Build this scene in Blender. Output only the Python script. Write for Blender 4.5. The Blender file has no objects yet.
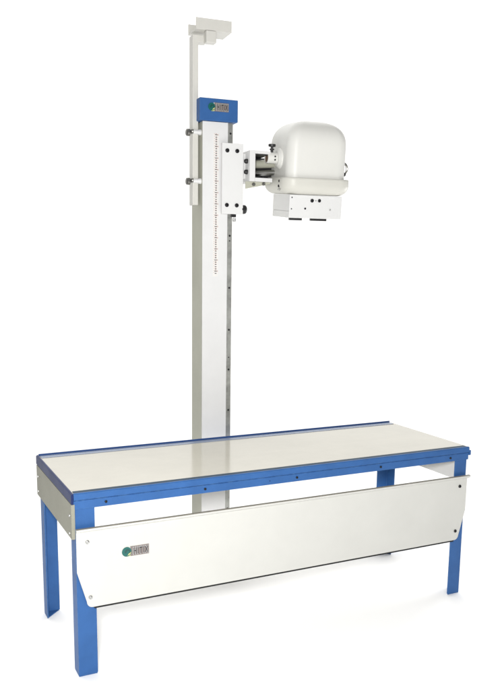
import bpy, bmesh, math, random
from mathutils import Vector, Matrix
random.seed(4)
S = bpy.context.scene
COL = S.collection
PI = math.pi

# ------------------------------------------------------------------ materials
def mat(name, col, rough=.45, metal=0., spec=.5, coat=0., grain=.0, grain_scale=900., wear=.0, wear_scale=6., wear_col=None, edge=None, streak=0., bow=0.):
    m = bpy.data.materials.new(name); m.use_nodes = True
    nt = m.node_tree; b = nt.nodes['Principled BSDF']
    b.inputs['Base Color'].default_value = (*col, 1)
    b.inputs['Roughness'].default_value = rough
    b.inputs['Metallic'].default_value = metal
    b.inputs['Specular IOR Level'].default_value = spec
    b.inputs['Coat Weight'].default_value = coat
    b.inputs['Coat Roughness'].default_value = .03
    tc = nt.nodes.new('ShaderNodeTexCoord')
    if wear:
        n = nt.nodes.new('ShaderNodeTexNoise'); n.inputs['Scale'].default_value = wear_scale
        n.inputs['Detail'].default_value = 8; n.inputs['Roughness'].default_value = .65
        nt.links.new(tc.outputs['Object'], n.inputs['Vector'])
        r = nt.nodes.new('ShaderNodeMapRange')
        r.inputs['From Min'].default_value = .35; r.inputs['From Max'].default_value = .7
        nt.links.new(n.outputs['Fac'], r.inputs['Value'])
        mx = nt.nodes.new('ShaderNodeMix'); mx.data_type = 'RGBA'
        mx.inputs['A'].default_value = (*col, 1)
        wc = wear_col or tuple(c * (1 - wear) for c in col)
        mx.inputs['B'].default_value = (*wc, 1)
        nt.links.new(r.outputs['Result'], mx.inputs['Factor'])
        nt.links.new(mx.outputs['Result'], b.inputs['Base Color'])
        rr = nt.nodes.new('ShaderNodeMapRange')
        rr.inputs['To Min'].default_value = rough * .85; rr.inputs['To Max'].default_value = min(1, rough * 1.2)
        nt.links.new(n.outputs['Fac'], rr.inputs['Value'])
        nt.links.new(rr.outputs['Result'], b.inputs['Roughness'])
    if edge:                                   # paint rubbed thin along the arrises
        bv = nt.nodes.new('ShaderNodeBevel'); bv.samples = 4; bv.inputs['Radius'].default_value = .003
        ge = nt.nodes.new('ShaderNodeNewGeometry')
        dt = nt.nodes.new('ShaderNodeVectorMath'); dt.operation = 'DOT_PRODUCT'
        nt.links.new(bv.outputs['Normal'], dt.inputs[0]); nt.links.new(ge.outputs['Normal'], dt.inputs[1])
        en = nt.nodes.new('ShaderNodeTexNoise'); en.inputs['Scale'].default_value = 45; en.inputs['Detail'].default_value = 6
        nt.links.new(tc.outputs['Object'], en.inputs['Vector'])
        mk = nt.nodes.new('ShaderNodeMapRange'); mk.inputs['From Min'].default_value = .985; mk.inputs['From Max'].default_value = .85
        nt.links.new(dt.outputs['Value'], mk.inputs['Value'])
        nr = nt.nodes.new('ShaderNodeMapRange'); nr.inputs['From Min'].default_value = .42; nr.inputs['From Max'].default_value = .62
        nt.links.new(en.outputs['Fac'], nr.inputs['Value'])
        mu = nt.nodes.new('ShaderNodeMath'); mu.operation = 'MULTIPLY'
        nt.links.new(mk.outputs['Result'], mu.inputs[0]); nt.links.new(nr.outputs['Result'], mu.inputs[1])
        me_ = nt.nodes.new('ShaderNodeMix'); me_.data_type = 'RGBA'
        nt.links.new(mx.outputs['Result'], me_.inputs['A']); me_.inputs['B'].default_value = (*edge, 1)
        nt.links.new(mu.outputs[0], me_.inputs['Factor']); nt.links.new(me_.outputs['Result'], b.inputs['Base Color'])
    if streak:                                 # wiping marks in the gloss
        mp = nt.nodes.new('ShaderNodeMapping'); mp.inputs['Scale'].default_value = (1.2, 14, 1); mp.inputs['Rotation'].default_value = (0, 0, .25)
        nt.links.new(tc.outputs['Object'], mp.inputs['Vector'])
        sn = nt.nodes.new('ShaderNodeTexNoise'); sn.inputs['Scale'].default_value = 3; sn.inputs['Detail'].default_value = 9; sn.inputs['Roughness'].default_value = .7
        nt.links.new(mp.outputs['Vector'], sn.inputs['Vector'])
        sr = nt.nodes.new('ShaderNodeMapRange'); sr.inputs['From Min'].default_value = .3; sr.inputs['From Max'].default_value = .75
        sr.inputs['To Min'].default_value = rough*.6; sr.inputs['To Max'].default_value = rough + streak
        nt.links.new(sn.outputs['Fac'], sr.inputs['Value']); nt.links.new(sr.outputs['Result'], b.inputs['Roughness'])
    if bow:                                    # sheet metal is never quite flat
        wn = nt.nodes.new('ShaderNodeTexNoise'); wn.inputs['Scale'].default_value = 2.2; wn.inputs['Detail'].default_value = 1
        nt.links.new(tc.outputs['Object'], wn.inputs['Vector'])
        wb = nt.nodes.new('ShaderNodeBump'); wb.inputs['Strength'].default_value = 1; wb.inputs['Distance'].default_value = bow
        nt.links.new(wn.outputs['Fac'], wb.inputs['Height'])
    if grain:
        g = nt.nodes.new('ShaderNodeTexNoise'); g.inputs['Scale'].default_value = grain_scale
        g.inputs['Detail'].default_value = 3
        nt.links.new(tc.outputs['Object'], g.inputs['Vector'])
        bp = nt.nodes.new('ShaderNodeBump'); bp.inputs['Strength'].default_value = grain
        bp.inputs['Distance'].default_value = .0006
        nt.links.new(g.outputs['Fac'], bp.inputs['Height'])
        nt.links.new(bp.outputs['Normal'], b.inputs['Normal'])
        if bow: nt.links.new(wb.outputs['Normal'], bp.inputs['Normal'])
    return m

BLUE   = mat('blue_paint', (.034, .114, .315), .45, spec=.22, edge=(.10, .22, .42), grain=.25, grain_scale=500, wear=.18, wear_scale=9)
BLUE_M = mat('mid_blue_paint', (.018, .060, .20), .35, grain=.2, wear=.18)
BLUE_D = mat('shaded_navy_blue', (.010, .024, .105), .45, spec=.22, grain=.15, wear=.2)  # blue paint with the left end rail's shade in it; also a dark plug
WHITE  = mat('white_paint', (.69, .69, .685), .42, grain=.25, grain_scale=600, wear=.05, wear_scale=3)
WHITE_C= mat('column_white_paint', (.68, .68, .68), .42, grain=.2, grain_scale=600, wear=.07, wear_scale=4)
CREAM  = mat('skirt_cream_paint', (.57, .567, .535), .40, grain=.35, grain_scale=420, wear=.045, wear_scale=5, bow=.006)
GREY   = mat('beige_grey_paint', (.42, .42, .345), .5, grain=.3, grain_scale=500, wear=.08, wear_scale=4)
HEAD   = mat('moulded_white_shell', (.67, .667, .635), .38, spec=.22, coat=.0, grain=.08, grain_scale=250, wear=.03)
TOP    = mat('laminate_top', (.575, .55, .48), .11, spec=.28, wear=.07, wear_scale=5, streak=.10)
STEEL  = mat('steel_bar', (.46, .465, .44), .42, metal=.7, grain=.2, wear=.5, wear_scale=14)
CHROME = mat('bolt_steel', (.45, .45, .44), .28, metal=1.)
RIMP   = mat('rim_cream_shell', (.585, .578, .53), .38, spec=.25, grain=.08, grain_scale=250, wear=.04)
BLACK  = mat('black_plastic', (.012, .012, .013), .42)
BLACKM = mat('blackened_bolt', (.015, .015, .017), .35, metal=.4)
SHADOWB   = mat('shadow_black', (.006, .006, .006), .8)  # shadow black for the strip under the front panel
TAN    = mat('tan_insulator', (.20, .135, .09), .6, wear=.3, wear_scale=40)
PANELG = mat('shaded_panel_grey', (.265, .262, .21), .5, spec=.35, grain=.3, grain_scale=500, wear=.08, wear_scale=4)  # beige-grey paint darkened for the shaded left end
HOLDER = mat('holder_paint', (.60, .59, .55), .45, grain=.25, grain_scale=600, wear=.06, wear_scale=5)
SLATE  = mat('blue_top_with_glare', (.045, .075, .115), .6, spec=.10, wear=.2, wear_scale=9)  # front rail's blue top, backdrop glare mixed into the colour
PALEBL = mat('blue_top_reflection', (.24, .29, .40), .25, wear=.12, wear_scale=9)  # back rail's top, pale reflection mixed into the colour
SKEDGE = mat('raw_edge', (.25, .235, .20), .5, wear=.2)
DKSTEEL= mat('dark_steel', (.24, .235, .22), .32, metal=.85)
STRIP  = mat('scale_strip', (.70, .685, .665), .5)
REDINK = mat('scale_red_ink', (.42, .16, .12), .6)
BLKINK = mat('scale_black_ink', (.11, .095, .09), .6)
G_GREEN= mat('badge_green', (.005, .10, .088), .35)
G_DARK = mat('badge_dark_green', (.008, .06, .055), .35)
G_YEL  = mat('badge_yellow', (.48, .50, .22), .4)
G_TAUPE= mat('badge_taupe', (.19, .16, .15), .4)
G_TXT  = mat('badge_letters', (.035, .03, .03), .4)
G_PALE = mat('badge_pale', (.50, .53, .53), .4)
FLOOR  = mat('white_studio_vinyl', (.955, .955, .955), .8, spec=.15, wear=.008, wear_scale=2)

# ------------------------------------------------------------------ mesh helpers
def box(bm, x0, x1, y0, y1, z0, z1, mi=0):
    vs = [bm.verts.new(p) for p in ((x0,y0,z0),(x1,y0,z0),(x1,y1,z0),(x0,y1,z0),(x0,y0,z1),(x1,y0,z1),(x1,y1,z1),(x0,y1,z1))]
    for f in ((0,3,2,1),(4,5,6,7),(0,1,5,4),(1,2,6,5),(2,3,7,6),(3,0,4,7)):
        bm.faces.new([vs[i] for i in f]).material_index = mi
    return bm

def prism(bm, prof, axis, a0, a1, mi=0):
    """extrude closed 2D profile; axis 'x': prof=(y,z), 'y': prof=(x,z), 'z': prof=(x,y)"""
    def P(q, a):
        return {'x': (a, q[0], q[1]), 'y': (q[0], a, q[1]), 'z': (q[0], q[1], a)}[axis]
    A = [bm.verts.new(P(q, a0)) for q in prof]; B = [bm.verts.new(P(q, a1)) for q in prof]
    n = len(prof)
    fs = [bm.faces.new(A[::-1]), bm.faces.new(B)]
    for i in range(n):
        fs.append(bm.faces.new((A[i], A[(i+1) % n], B[(i+1) % n], B[i])))
    for f in fs: f.material_index = mi
    return bm

def cyl(bm, p0, p1, r0, r1=None, n=28, mi=0, cap_mi=None):
    if r1 is None: r1 = r0
    p0 = Vector(p0); p1 = Vector(p1); d = (p1 - p0).normalized()
    a = d.orthogonal().normalized(); b = d.cross(a)
    A = []; B = []
    for i in range(n):
        t = 2*PI*i/n; o = a*math.cos(t) + b*math.sin(t)
        A.append(bm.verts.new(p0 + o*r0)); B.append(bm.verts.new(p1 + o*r1))
    for i in range(n):
        bm.faces.new((A[i], A[(i+1) % n], B[(i+1) % n], B[i])).material_index = mi
    bm.faces.new(A[::-1]).material_index = mi if cap_mi is None else cap_mi
    bm.faces.new(B).material_index = mi
    return bm

def lathe(bm, p0, d, prof, n=28, mi=0):
    """prof: list (distance along d, radius), closed at both ends"""
    p0 = Vector(p0); d = Vector(d).normalized(); a = d.orthogonal().normalized(); b = d.cross(a)
    rings = []
    for (h, r) in prof:
        rings.append([bm.verts.new(p0 + d*h + (a*math.cos(2*PI*i/n) + b*math.sin(2*PI*i/n))*r) for i in range(n)])
    for A, B in zip(rings, rings[1:]):
        for i in range(n):
            bm.faces.new((A[i], A[(i+1) % n], B[(i+1) % n], B[i])).material_index = mi
    bm.faces.new(rings[0][::-1]).material_index = mi
    bm.faces.new(rings[-1]).material_index = mi
    return bm

def rrect(hx, hy, r, n=10):
    r = max(min(r, hx*.999, hy*.999), .0005); out = []
    for (sx, sy, a0) in ((1,1,0),(-1,1,90),(-1,-1,180),(1,-1,270)):
        for i in range(n+1):
            t = math.radians(a0 + 90*i/n)
            out.append((sx*(hx-r) + r*math.cos(t), sy*(hy-r) + r*math.sin(t)))
    return out

def shell(bm, hx, hy, r, prof, n=10, mi=0):
    """stack of rounded rectangles; prof: list (inset, z) from bottom to top"""
    rings = []
    for ins, z in prof:
        rings.append([bm.verts.new((x, y, z)) for x, y in rrect(hx-ins, hy-ins, max(r*(1-ins/.165), .005), n)])
    m = len(rings[0])
    for A, B in zip(rings, rings[1:]):
        for i in range(m):
            bm.faces.new((A[i], A[(i+1) % m], B[(i+1) % m], B[i])).material_index = mi
    bm.faces.new(rings[0][::-1]).material_index = mi
    bm.faces.new(rings[-1]).material_index = mi
    return bm

def obj(name, bm, mats, parent=None, bevel=0., smooth=True, seg=2, angle=35):
    bmesh.ops.recalc_face_normals(bm, faces=bm.faces)
    me = bpy.data.meshes.new(name); bm.to_mesh(me); bm.free()
    for m in (mats if isinstance(mats, (list, tuple)) else [mats]): me.materials.append(m)
    o = bpy.data.objects.new(name, me); COL.objects.link(o)
    if parent: o.parent = parent
    if smooth:
        for p in me.polygons: p.use_smooth = True
        me.set_sharp_from_angle(angle=math.radians(angle))
    if bevel:
        b = o.modifiers.new('bevel', 'BEVEL'); b.width = bevel; b.segments = seg
        b.limit_method = 'ANGLE'; b.angle_limit = math.radians(angle); b.harden_normals = True
    return o

def N(): return bmesh.new()

def thing(name, label, cat, loc=(0,0,0), rz=0.):
    o = bpy.data.objects.new(name, None); COL.objects.link(o)
    o.location = loc; o.rotation_euler = (0, 0, rz); o.empty_display_size = .1
    o['label'] = label; o['category'] = cat
    return o

def bolt(parent, p, d, r, m, h=.004, socket=True, name='bolt'):
    """socket-head bolt: domed head with a hex recess"""
    bm = N(); p = Vector(p); d = Vector(d).normalized()
    prof = [(-.002, r), (h*.55, r), (h*.85, r*.88), (h, r*.7)]
    if socket: prof += [(h, r*.48), (h*.45, r*.46)]
    lathe(bm, p, d, prof, n=18)
    return obj(name, bm, m, parent)

def text_mesh(body, size, m, parent, name, extr, fit, weight=0.):
    cu = bpy.data.curves.new(name, 'FONT'); cu.body = body; cu.size = size
    cu.align_x = 'CENTER'; cu.align_y = 'CENTER'; cu.space_character = 1.35; cu.extrude = extr; cu.offset = weight
    t = bpy.data.objects.new(name, cu); COL.objects.link(t)
    dg = bpy.context.evaluated_depsgraph_get()
    me = bpy.data.meshes.new_from_object(t.evaluated_get(dg))
    bpy.data.objects.remove(t)
    me.materials.clear(); me.materials.append(m)
    xs = [v.co.x for v in me.vertices]; ys = [v.co.y for v in me.vertices]
    cx = (max(xs)+min(xs))/2; cy = (max(ys)+min(ys))/2
    kx = fit[0]/(max(xs)-min(xs)); ky = fit[1]/(max(ys)-min(ys))
    for v in me.vertices:
        v.co = ((v.co.x-cx)*kx, -v.co.z, (v.co.y-cy)*ky)      # stand it up, facing -y
    o = bpy.data.objects.new(name, me); COL.objects.link(o); o.parent = parent
    return o

def badge(parent, x, y, z, w, h, r):
    """green round emblem and a taupe plate lettered HITIX, facing -y; (x,z) = emblem centre"""
    bm = N(); t = .0016
    x0 = x + r*.75
    box(bm, x0, x0+w, y-t, y+.0005, z-h/2, z+h/2, 0)                 # plate
    box(bm, x0-r*.2, x0+w*.16, y-t*.7, y+.0005, z, z+h/2, 1)            # pale corner by the emblem
    prism(bm, [(x0-r*.9, z-h/2), (x0+w*.13, z-h/2), (x0+w*.13, z-h*.05), (x0-r*.2, z-h*.2)], 'y', y-t*.8, y+.0004, 2)
    pl = obj('nameplate', bm, [G_TAUPE, G_PALE, G_YEL], parent, smooth=False)
    bm = N()
    cyl(bm, (x, y+.0003, z), (x, y-t*1.3, z), r, n=40, mi=0)
    # dark crescent swirl
    pts = []
    for i in range(13):
        a = math.radians(200 - 230*i/12); pts.append((x + r*.15 + r*.62*math.cos(a), z - r*.05 + r*.62*math.sin(a)))
    for i in range(13):
        a = math.radians(-30 + 230*i/12); pts.append((x + r*.22 + r*.30*math.cos(a), z - r*.12 + r*.36*math.sin(a)))
    prism(bm, pts, 'y', y-t*1.6, y-t*1.0, 1)
    prism(bm, [(x+r*.1, z-r*.82), (x+r*.75, z-r*.55), (x+r*.9, z-r*.1), (x+r*.45, z-r*.35)], 'y', y-t*1.6, y-t*1.0, 2)
    obj('emblem', bm, [G_GREEN, G_DARK, G_YEL], pl, smooth=False)
    cx = x0 + w*.565
    hal = text_mesh('HITIX', h, G_PALE, pl, 'letter_outline', .0002, (w*.84, h*.80), .0016)
    hal.location = (cx, y-t-.0001, z)
    tx = text_mesh('HITIX', h, G_TXT, pl, 'lettering', .0003, (w*.80, h*.70), .0009)
    tx.location = (cx, y-t-.0006, z)
    return pl

# ------------------------------------------------------------------ setting
bm = N()
vs = [bm.verts.new(p) for p in ((-9,-9,0),(10,-9,0),(10,1.16,0),(-9,1.16,0))]; bm.faces.new(vs)
fl = obj('floor', bm, FLOOR); fl['kind'] = 'structure'

# ------------------------------------------------------------------ examination table
L, W, H = 1.803, .602, .70
T = thing('examination_table', 'long low examination table with blue metal frame, glossy cream top and white front panel', 'table', (L/2, W/2, 0))
class Off:                                    # table coordinates start at its front left corner
    pass
def tobj(name, bm, mats, parent=None, **k):
    o = obj(name, bm, mats, parent or T, **k)
    if parent is None: o.location = (-L/2, -W/2, 0)
    return o
# top
bm = N(); box(bm, .0048, L+.0042, .0062, W-.0062, .6845, .6968)
tobj('tabletop', bm, TOP, bevel=.001)
# rails: lip on top, a step, then a flat face carrying the bolts
prof = [(.006,.7000),(.0005,.7000),(-.0040,.6958),(-.0045,.6765),(-.0015,.6745),(.0032,.6740),(.0032,.6712),(.0005,.6708),(.0005,.6410),(.0052,.6410),(.0052,.690),(.006,.690)]
bm = N(); prism(bm, prof, 'x', .0052, L-.0052); fr = tobj('front_rail', bm, BLUE, bevel=.0008)
bm = N(); box(bm, .0095, L-.0095, .0064, .034, .6970, .6990); obj('edge_strip', bm, SLATE, fr, bevel=.0005)
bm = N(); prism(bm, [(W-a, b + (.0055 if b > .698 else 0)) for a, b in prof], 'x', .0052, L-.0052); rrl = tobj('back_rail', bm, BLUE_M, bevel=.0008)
bm = N(); box(bm, .0095, L-.0095, W-.046, W-.0064, .6970, .6990); obj('edge_strip', bm, PALEBL, rrl, bevel=.0005)
profe = [(.0045,.7003),(.0005,.7003),(-.0040,.6958),(-.0045,.6640),(-.0010,.6610),(.0040,.6610),(.0040,.690),(.0045,.690)]
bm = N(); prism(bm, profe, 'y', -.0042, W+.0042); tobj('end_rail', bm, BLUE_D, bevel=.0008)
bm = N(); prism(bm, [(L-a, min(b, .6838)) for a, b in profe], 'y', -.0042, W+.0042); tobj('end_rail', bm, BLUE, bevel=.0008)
for x in (.1216, .5065, .9068, 1.3159, 1.6941):
    bolt(fr, (x, .0005, .6572), (0,-1,0), .0050, BLACKM)
bolt(fr, (.7842, .0005, .6567), (0,-1,0), .0022, BLUE_D, h=.001, socket=False)
# legs of angle steel
wl, th = .066, .005
def leg(front, left):
    bm = N()
    d = .0066
    def X(a): return a + (.0038 if front else 0) if left else L-a-(.0018 if front else 0)
    def Yy(a): return a if front else W-a
    pr = [(d,d),(d+wl,d),(d+wl,d+th),(d+th,d+th),(d+th,d+wl),(d,d+wl)]
    prism(bm, [(X(d+(a-d)*(1.075 if front and left else 1)), Yy(b)) for a, b in pr], 'z', .004, .6835 if not front else .6835)
    o = tobj('leg', bm, BLUE, bevel=.0012)
    bm = N()
    prism(bm, [(X(d+.0004),Yy(d+.0004)),(X(d+wl*(1.075 if front and left else 1)-.0012),Yy(d+.0004)),(X(d+.0004),Yy(d+wl-.001))], 'z', 0, .0038)
    f = obj('foot_plate', bm, BLUE, o, bevel=.0008)
    return o
for fnt in (1, 0):
    for lf in (1, 0): leg(fnt, lf)
# side panels with a returned front flange
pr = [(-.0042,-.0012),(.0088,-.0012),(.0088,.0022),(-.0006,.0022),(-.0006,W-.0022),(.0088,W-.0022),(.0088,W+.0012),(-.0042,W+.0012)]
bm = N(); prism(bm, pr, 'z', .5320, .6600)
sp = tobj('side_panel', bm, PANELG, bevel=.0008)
for (yy, zz) in ((.0226,.6148),(.030,.5474),(.5747,.6159),(.577,.5522)):
    bolt(sp, (-.0042, yy, zz), (-1, 0, 0), .0048, CHROME, h=.0035)
bm = N(); box(bm, L-.0152, L-.0120, .0125, W-.0125, .5320, .6820)
tobj('side_panel', bm, WHITE, bevel=.0008)
# front skirt panel
def arc(cx, cz, r, a0, a1, n=6):
    return [(cx + r*math.cos(math.radians(a0+(a1-a0)*i/n)), cz + r*math.sin(math.radians(a0+(a1-a0)*i/n))) for i in range(n+1)]
pr = [(.0092,.556)] + [(.0092,.408)] + [(.0425,.292)] + arc(.0640,.2915,.0215, 190, 268) + arc(L-.0660,.2915,.0215, 272, 350) + [(L-.0440,.292),(L-.0120,.408),(L-.0120,.556)]
bm = N(); prism(bm, pr, 'y', -.0085, -.0045)
sk = tobj('front_panel', bm, CREAM, bevel=.0010)
bm = N(); prism(bm, [(-.0170,.5690),(-.0045,.5690),(-.0045,.5555),(-.0085,.5555),(-.0085,.5565),(-.0140,.5605),(-.0170,.5630)][::-1], 'x', .0092, L-.0005)
obj('panel_lip', bm, CREAM, sk, bevel=.0012)
bm = N(); box(bm, .0095, L-.001, -.0165, -.0050, .5692, .5712)
obj('lip_edge', bm, SKEDGE, sk)
bm = N(); box(bm, .070, L-.070, -.0075, .0030, .2635, .2695)
obj('underside_shadow', bm, SHADOWB, sk)  # black strip drawn for the shadow along the panel's underside
for (x, z, m) in ((.0486,.5192,CHROME),(.0554,.3093,CHROME),(1.7495,.5231,BLACKM),(1.7385,.3136,BLACKM)):
    bolt(sk, (x, -.0085, z), (0,-1,0), .0072, m, h=.005)
badge(sk, .1925, -.0088, .4600, .0715, .0365, .0180)

# ------------------------------------------------------------------ column stand
O = Vector((.7884, .70, 0)); PHI = -math.radians(5)
K = thing('column_stand', 'tall white floor column with blue cap and sliding carriage, behind the long table', 'equipment stand', O, PHI)
cw, cd, ctop = .1170, .165, 2.121
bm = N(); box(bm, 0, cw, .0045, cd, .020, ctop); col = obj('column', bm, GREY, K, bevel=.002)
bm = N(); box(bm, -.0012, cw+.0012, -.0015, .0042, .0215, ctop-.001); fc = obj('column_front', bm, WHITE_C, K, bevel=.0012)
bm = N(); box(bm, -.14, .26, -.035, .30, 0, .0195); obj('base_plate', bm, BLUE, K, bevel=.003)
# steel guide bar on the right side with its fixing holes
bm = N(); box(bm, cw+.0015, cw+.0260, .004, .014, .03, ctop-.002, 0)
gb = obj('guide_bar', bm, STEEL, K, bevel=.0008)
for z in (2.075, 1.625, 1.602, 1.388, 1.193, 1.063, 1.005, .81, .50, .32):
    bolt(gb, (cw+.0145, .004, z), (0,-1,0), .0048 if z not in (1.602, 1.063) else .003, BLACKM, h=.002)
# blue cap
bm = N(); box(bm, -.0185, .1610, -.012, .098, 2.1215, 2.2170)
cap = obj('cap', bm, BLUE, K, bevel=.003)
badge(cap, .0365, -.0122, 2.1805, .067, .037, .0165)
# measuring scale
bm = N(); box(bm, .0490, .0735, -.0030, -.0012, 1.440, 2.070, 0)
for i in range(62):
    z = 2.0645 - i*.0100
    big = i % 5 == 0
    box(bm, .0560 if big else .0580, .0680 if big else .0660, -.0033, -.0025, z-.0019, z+.0019, 2)
    box(bm, .0525, .0545, -.0033, -.0025, z+.0024, z+.0042, 1)
    if i % 3 != 1: box(bm, .0595, .0640, -.0033, -.0025, z+.0034, z+.0052, 1)
    if big: box(bm, .0700, .0718, -.0033, -.0025, z-.003, z+.003, 1)
obj('scale', bm, [STRIP, REDINK, BLKINK], K, smooth=False)
# carriage plate
bm = N(); box(bm, .0805, .1820, -.0320, -.0140, 1.7205, 2.0290)
cp = obj('carriage', bm, WHITE, K, bevel=.0015)
bm = N(); box(bm, .100, .176, -.0135, .050, 1.75, 2.00)           # slider body riding the bar
for a in (0,): pass
bm.free()
bm = N(); box(bm, cw+.0265, .178, -.0137, .060, 1.735, 2.015)
obj('slider_block', bm, WHITE, cp, bevel=.002)
for (u, z) in ((.1040,1.9965),(.1510,1.9965),(.1035,1.7595),(.1510,1.7595)):
    bolt(cp, (u, -.0320, z), (0,-1,0), .0092, BLACKM, h=.006)
bm = N(); lathe(bm, (.1785, -.012, 1.7440), (1,0,0), [(0,.0205),(.016,.0205),(.022,.019),(.026,.0145),(.028,.008)])
obj('locking_knob', bm, BLACK, cp)
bm = N(); box(bm, .1265, .1500, -.030, -.016, 1.7075, 1.7200); obj('stop_block', bm, BLACK, cp, bevel=.001)
bm = N(); lathe(bm, (.1430, -.023, 1.7090), (0,0,-1), [(0,.004),(.006,.004),(.006,.0072),(.019,.0072),(.022,.005)])
obj('pin', bm, CHROME, cp)
# bracket: a channel open to the front with two shafts in it
bm = N()
vf, vb = -.062, .085
box(bm, .2010, .2280, vf, vb, 1.8660, 2.0010, 0)                   # left wall
box(bm, .2280, .3020, vf, vb, 1.9880, 2.0010, 0)                   # top wall
box(bm, .2280, .3120, vf, vb, 1.8660, 1.8830, 0)                   # bottom wall
br = obj('arm_bracket', bm, WHITE, K, bevel=.0012)
bm = N(); box(bm, .178, .2008, -.010, .050, 1.880, 1.990); obj('spacer', bm, WHITE, br, bevel=.001)
bm = N(); box(bm, .2282, .3900, vb-.006, vb-.0005, 1.8835, 1.9875); box(bm, .2284, .2310, vf+.012, vb-.0065, 1.8835, 1.9875); box(bm, .2315, .3000, vf+.012, vb-.0065, 1.8832, 1.8860); box(bm, .2315, .3010, vf+.012, vb-.0065, 1.9845, 1.9874); obj('shadow_plates', bm, BLACK, br)  # black back wall and liners put in as the channel's inner shadow
bm = N(); prism(bm, [(.186,1.8655),(.3080,1.8655),(.3060,1.8590),(.186,1.8330)], 'y', vf+.010, vf+.016)
gs = obj('gusset', bm, GREY, br, bevel=.0008)
for u in (.2235, .2725): bolt(gs, (u, vf+.010, 1.8575-.004*(.2725-u)/.05), (0,-1,0), .0078, DKSTEEL, h=.009)
for z in (1.9555, 1.9085): bolt(br, (.2010, vf+.030, z), (-1,0,0), .0105, BLACK, h=.014)
for (z, r) in ((1.9545, .0185), (1.9145, .0120)):
    bm = N(); cyl(bm, (.2285, .045, z-.004), (.395, .045, z+.010), r); obj('shaft', bm, CHROME if r < .013 else GREY, br)
for u in (.238, .268): bolt(br, (u, vf+.02, 1.8832), (0,0,1), .007, BLACKM, h=.008)
# cassette holder: post, clamps and open channel at the top
pv0, pv1 = .035, .085
bm = N()
prism(bm, [(-.0365,1.7590),(-.0105,1.7590),(-.0105,2.4560),(.030,2.4560),(.030,2.4840),(-.0365,2.4840)], 'y', pv0, pv1)
po = obj('holder_post', bm, HOLDER, K, bevel=.0015)
bm = N(); box(bm, .0135, .0600, -.004, .034, 2.4480, 2.4975)
obj('slide_block', bm, HOLDER, po, bevel=.003)
tr0, tr1 = -.002, .115
bm = N()
prism(bm, [(tr0,2.4985),(tr1,2.4985),(tr1,2.5450),(tr1-.004,2.5450),(tr1-.004,2.5020),(tr0+.004,2.5020),(tr0+.004,2.5460),(tr0,2.5460)], 'x', -.0330, .1310)
obj('tray', bm, HOLDER, po, bevel=.0008)
for z in (2.0750, 1.8640):
    bm = N()
    lathe(bm, (-.0365, .028, z), (1,0,0), [(0,.0090),(.020,.0095),(.030,.0125),(.040,.0125),(.046,.009)], n=24)
    c = obj('clamp', bm, WHITE_C, po)
    bm = N(); cyl(bm, (-.010, .045, z), (.0005, .045, z), .011); obj('spacer', bm, WHITE_C, c)
    bm = N(); lathe(bm, (-.0380, .030, z+.002), (-1,-.12,0), [(-.004,.0085),(.003,.0105),(.007,.0085)], n=20); obj('collar', bm, DKSTEEL, c)
    bm = N()
    lathe(bm, (-.044, .042, z-.002), (-1,-.15,0), [(-.006,.006),(.006,.006),(.006,.0155),(.013,.0165),(.019,.0150),(.021,.010),(.021,.003)], n=24)
    obj('knob', bm, DKSTEEL, c)

# ------------------------------------------------------------------ tube head
ROT = Matrix.Rotation(PHI, 4, 'Z')
hc = O + ROT @ Vector((.5065, .005, 1.7195))
HD = thing('tube_head', 'rounded white imaging head with box collimator below, held out from the column by a bracket', 'imaging head', hc, PHI - math.radians(3))
HD.rotation_euler = (math.radians(5), 0, PHI - math.radians(3))
# housing (z local, 0 = underside of the collimator)
hx, hy = .1445, .1440
zb, zt = .172, .4350
prof = [(0, zb), (0, zb+.03), (0, zt-.125)]
for i in range(1, 25):
    t = i/24*PI/2
    prof.append((.138*(1-max(math.cos(t),0)**(2/2.7)), zt-.125 + .119*math.sin(t)**(2/2.7)))
bm = N(); shell(bm, hx, hy, .050, prof, n=14)
ho = obj('housing', bm, HEAD, HD, angle=60)
rp = []
rx = .0205
for i in range(0, 9):
    t = i/8*PI/2
    rp.append((.045*(1-math.sin(t)), .103 + .045*(1-math.cos(t))))
rp += [(0,.168), (.0005,.1745), (.003,.1770), (.012,.1775), (.024,.1760)]
bm = N(); shell(bm, hx+rx, hy+rx, .062, rp, n=14)
rim = obj('rim', bm, RIMP, HD, angle=60)
# collimator
bm = N()
box(bm, -.1290, .1290, -.1350, .0850, .0300, .1015)
box(bm, -.1270, .1270, -.1330, .0830, .0285, .0300)
box(bm, -.1290, .1290, -.1350, .0850, .0000, .0285)
co = obj('collimator', bm, WHITE, HD, bevel=.003)
bm = N(); box(bm, -.1300, .1235, -.1365, -.1352, .0005, .1005); obj('face_plate', bm, WHITE, co, bevel=.0006)
for (x0, x1) in ((-.122, -.060), (-.018, .062)):
    bm = N(); box(bm, x0, x1, -.125, -.112, -.0105, -.0003); obj('slide_runner', bm, BLACK, co, bevel=.001)
for (x, z, r, m) in ((-.0205,.0790,.0085,BLACKM),(.0155,.0800,.0078,BLACKM),(-.0020,.0795,.002,BLACKM),(-.0525,.0430,.0045,BLACKM),(.0710,.0410,.0040,CHROME)):
    bolt(co, (x, -.1365, z), (0,-1,0), r, m, h=.003)
for z in (.090, .040): bolt(co, (-.1190, -.1365, z), (0,-1,0), .003, BLACKM, h=.0015)
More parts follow.
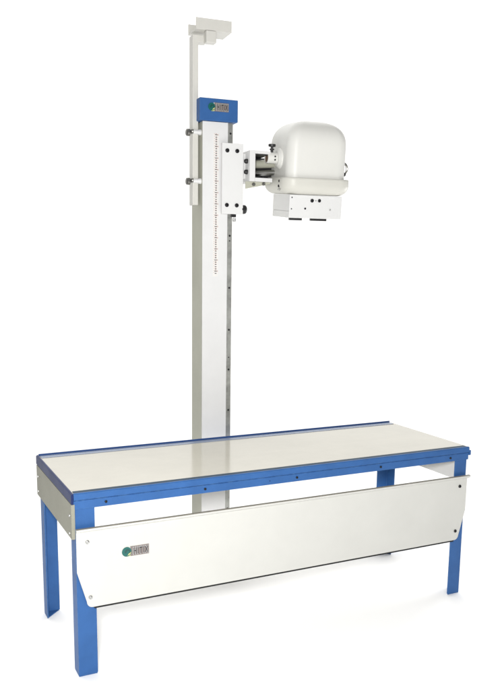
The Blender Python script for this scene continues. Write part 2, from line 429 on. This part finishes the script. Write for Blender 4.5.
# trunnion on the left face
bm = N()
lathe(bm, (-.144, -.020, .2600), (-1,0,0), [(-.03,.047),(.003,.047),(.008,.044),(.011,.038),(.016,.034),(.018,.027)], n=36)
tr = obj('trunnion', bm, HEAD, ho)
bm = N(); lathe(bm, (-.150, -.020, .2600), (-1,-.06,0), [(0,.0245),(.060,.0245),(.061,.0235),(.061,.0200),(.054,.0195)], n=32)
sl = obj('cable_sleeve', bm, HEAD, tr)
bm = N(); cyl(bm, (-.190, -.0224, .2600), (-.2085, -.0235, .2600), .0195); obj('insulator', bm, TAN, sl)
for z in (.2665, .2520): bolt(sl, (-.176, -.0462, z), (0,-1,.1), .0038, BLACKM, h=.003)
bm = N(); lathe(bm, (-.174, .010, .268), (0,0,1), [(0,.0065),(.028,.0065),(.030,.011),(.034,.011),(.035,.006),(.042,.006),(.043,.0155),(.049,.0170),(.054,.0165),(.056,.0120)], n=24)
obj('clamp_knob', bm, BLACK, tr)
# slots in the rim's left front corner
for (y, z, r, m) in ((-.082,.1600,.0068,BLACKM),(-.078,.1380,.0068,BLACKM),(-.080,.1230,.0050,CHROME)):
    bolt(rim, (-.161, y, z), (-1,-.15,0), r, m, h=.006)
# pull handle and pin at the right
bm = N(); pts = []
for i in range(13):
    a = math.radians(-80 + 160*i/12); pts.append(Vector((.1440 + .0225*math.cos(a), -.085, .2260 + .027*math.sin(a))))
for a, b in zip(pts, pts[1:]): cyl(bm, a, b, .0050, n=10)
ha = obj('handle', bm, DKSTEEL, ho)
bm = N(); lathe(bm, (.146, -.085, .2020), (1,0,0), [(-.01,.0085),(.011,.0085),(.014,.006)], n=18); obj('pivot', bm, BLACK, ha)
bolt(ho, (.1435, -.085, .2820), (1,0,0), .0045, BLACKM, h=.006)

# ------------------------------------------------------------------ light
w = bpy.data.worlds.new('World'); S.world = w; w.use_nodes = True
nt = w.node_tree; bg = nt.nodes['Background']
tc = nt.nodes.new('ShaderNodeTexCoord'); sp = nt.nodes.new('ShaderNodeSeparateXYZ')
nt.links.new(tc.outputs['Generated'], sp.inputs[0])
def rng(sock, a, b, lo, hi):
    m = nt.nodes.new('ShaderNodeMapRange'); m.interpolation_type = 'SMOOTHSTEP'
    for k, v in zip(('From Min','From Max','To Min','To Max'), (a, b, lo, hi)): m.inputs[k].default_value = v
    nt.links.new(sock, m.inputs['Value']); return m.outputs['Result']
yb = rng(sp.outputs['Y'], .0, .55, 0, 2.45)        # white backdrop behind the equipment
yx = rng(sp.outputs['X'], -.80, -.25, .10, 1.0)      # left of the view dimmed, added to darken left-facing sides
zu = rng(sp.outputs['Z'], .15, .95, 0, .45)       # bright ceiling of the studio
def math_(op, a, b):
    m = nt.nodes.new('ShaderNodeMath'); m.operation = op
    for i, v in enumerate((a, b)):
        if isinstance(v, (int, float)): m.inputs[i].default_value = v
        else: nt.links.new(v, m.inputs[i])
    return m.outputs[0]
val = math_('ADD', math_('MAXIMUM', math_('MULTIPLY', math_('MULTIPLY', yb, yx), rng(sp.outputs['Z'], .22, .50, .45, 1.0)), zu), .11)
nt.links.new(val, bg.inputs['Strength'])
bg.inputs['Color'].default_value = (1, .995, .975, 1)

def area(name, loc, target, size, power, color=(1,1,1)):
    l = bpy.data.lights.new(name, 'AREA'); l.shape = 'SQUARE'; l.size = size; l.energy = power; l.color = color
    o = bpy.data.objects.new(name, l); COL.objects.link(o); o.location = loc
    o.rotation_euler = (Vector(target) - Vector(loc)).to_track_quat('-Z', 'Y').to_euler()
    return o
area('floor_fill', (4.6, .75, .9), (.9, .35, .1), 1.2, 55)  # added fill outside the view, lifts the shadow under the table
area('flash', (-.65, -2.40, 1.62), (.7, .3, 1.0), .30, 100, (1, .995, .985))

# ------------------------------------------------------------------ camera
yaw, pitch, roll = -.46123, -.1728, .01323
f = Vector((-math.sin(yaw)*math.cos(pitch), math.cos(yaw)*math.cos(pitch), math.sin(pitch)))
r = Vector((math.cos(yaw), math.sin(yaw), 0)); u = r.cross(f)
r2 = r*math.cos(roll) + u*math.sin(roll); u2 = u*math.cos(roll) - r*math.sin(roll)
cam = bpy.data.cameras.new('camera'); co_ = bpy.data.objects.new('camera', cam); COL.objects.link(co_)
M = Matrix((r2, u2, -f)).transposed().to_4x4(); M.translation = Vector((-.61355, -2.62528, 1.50822))
co_.matrix_world = M
cam.sensor_fit = 'HORIZONTAL'; cam.sensor_width = 36; cam.lens = 778.56/500*36
cam.shift_y = 52.7677/500
cam.clip_end = 300; cam.clip_start = .05
S.camera = co_
S.view_settings.view_transform = 'Standard'; S.view_settings.look = 'None'
S.view_settings.exposure = 0; S.view_settings.gamma = 1
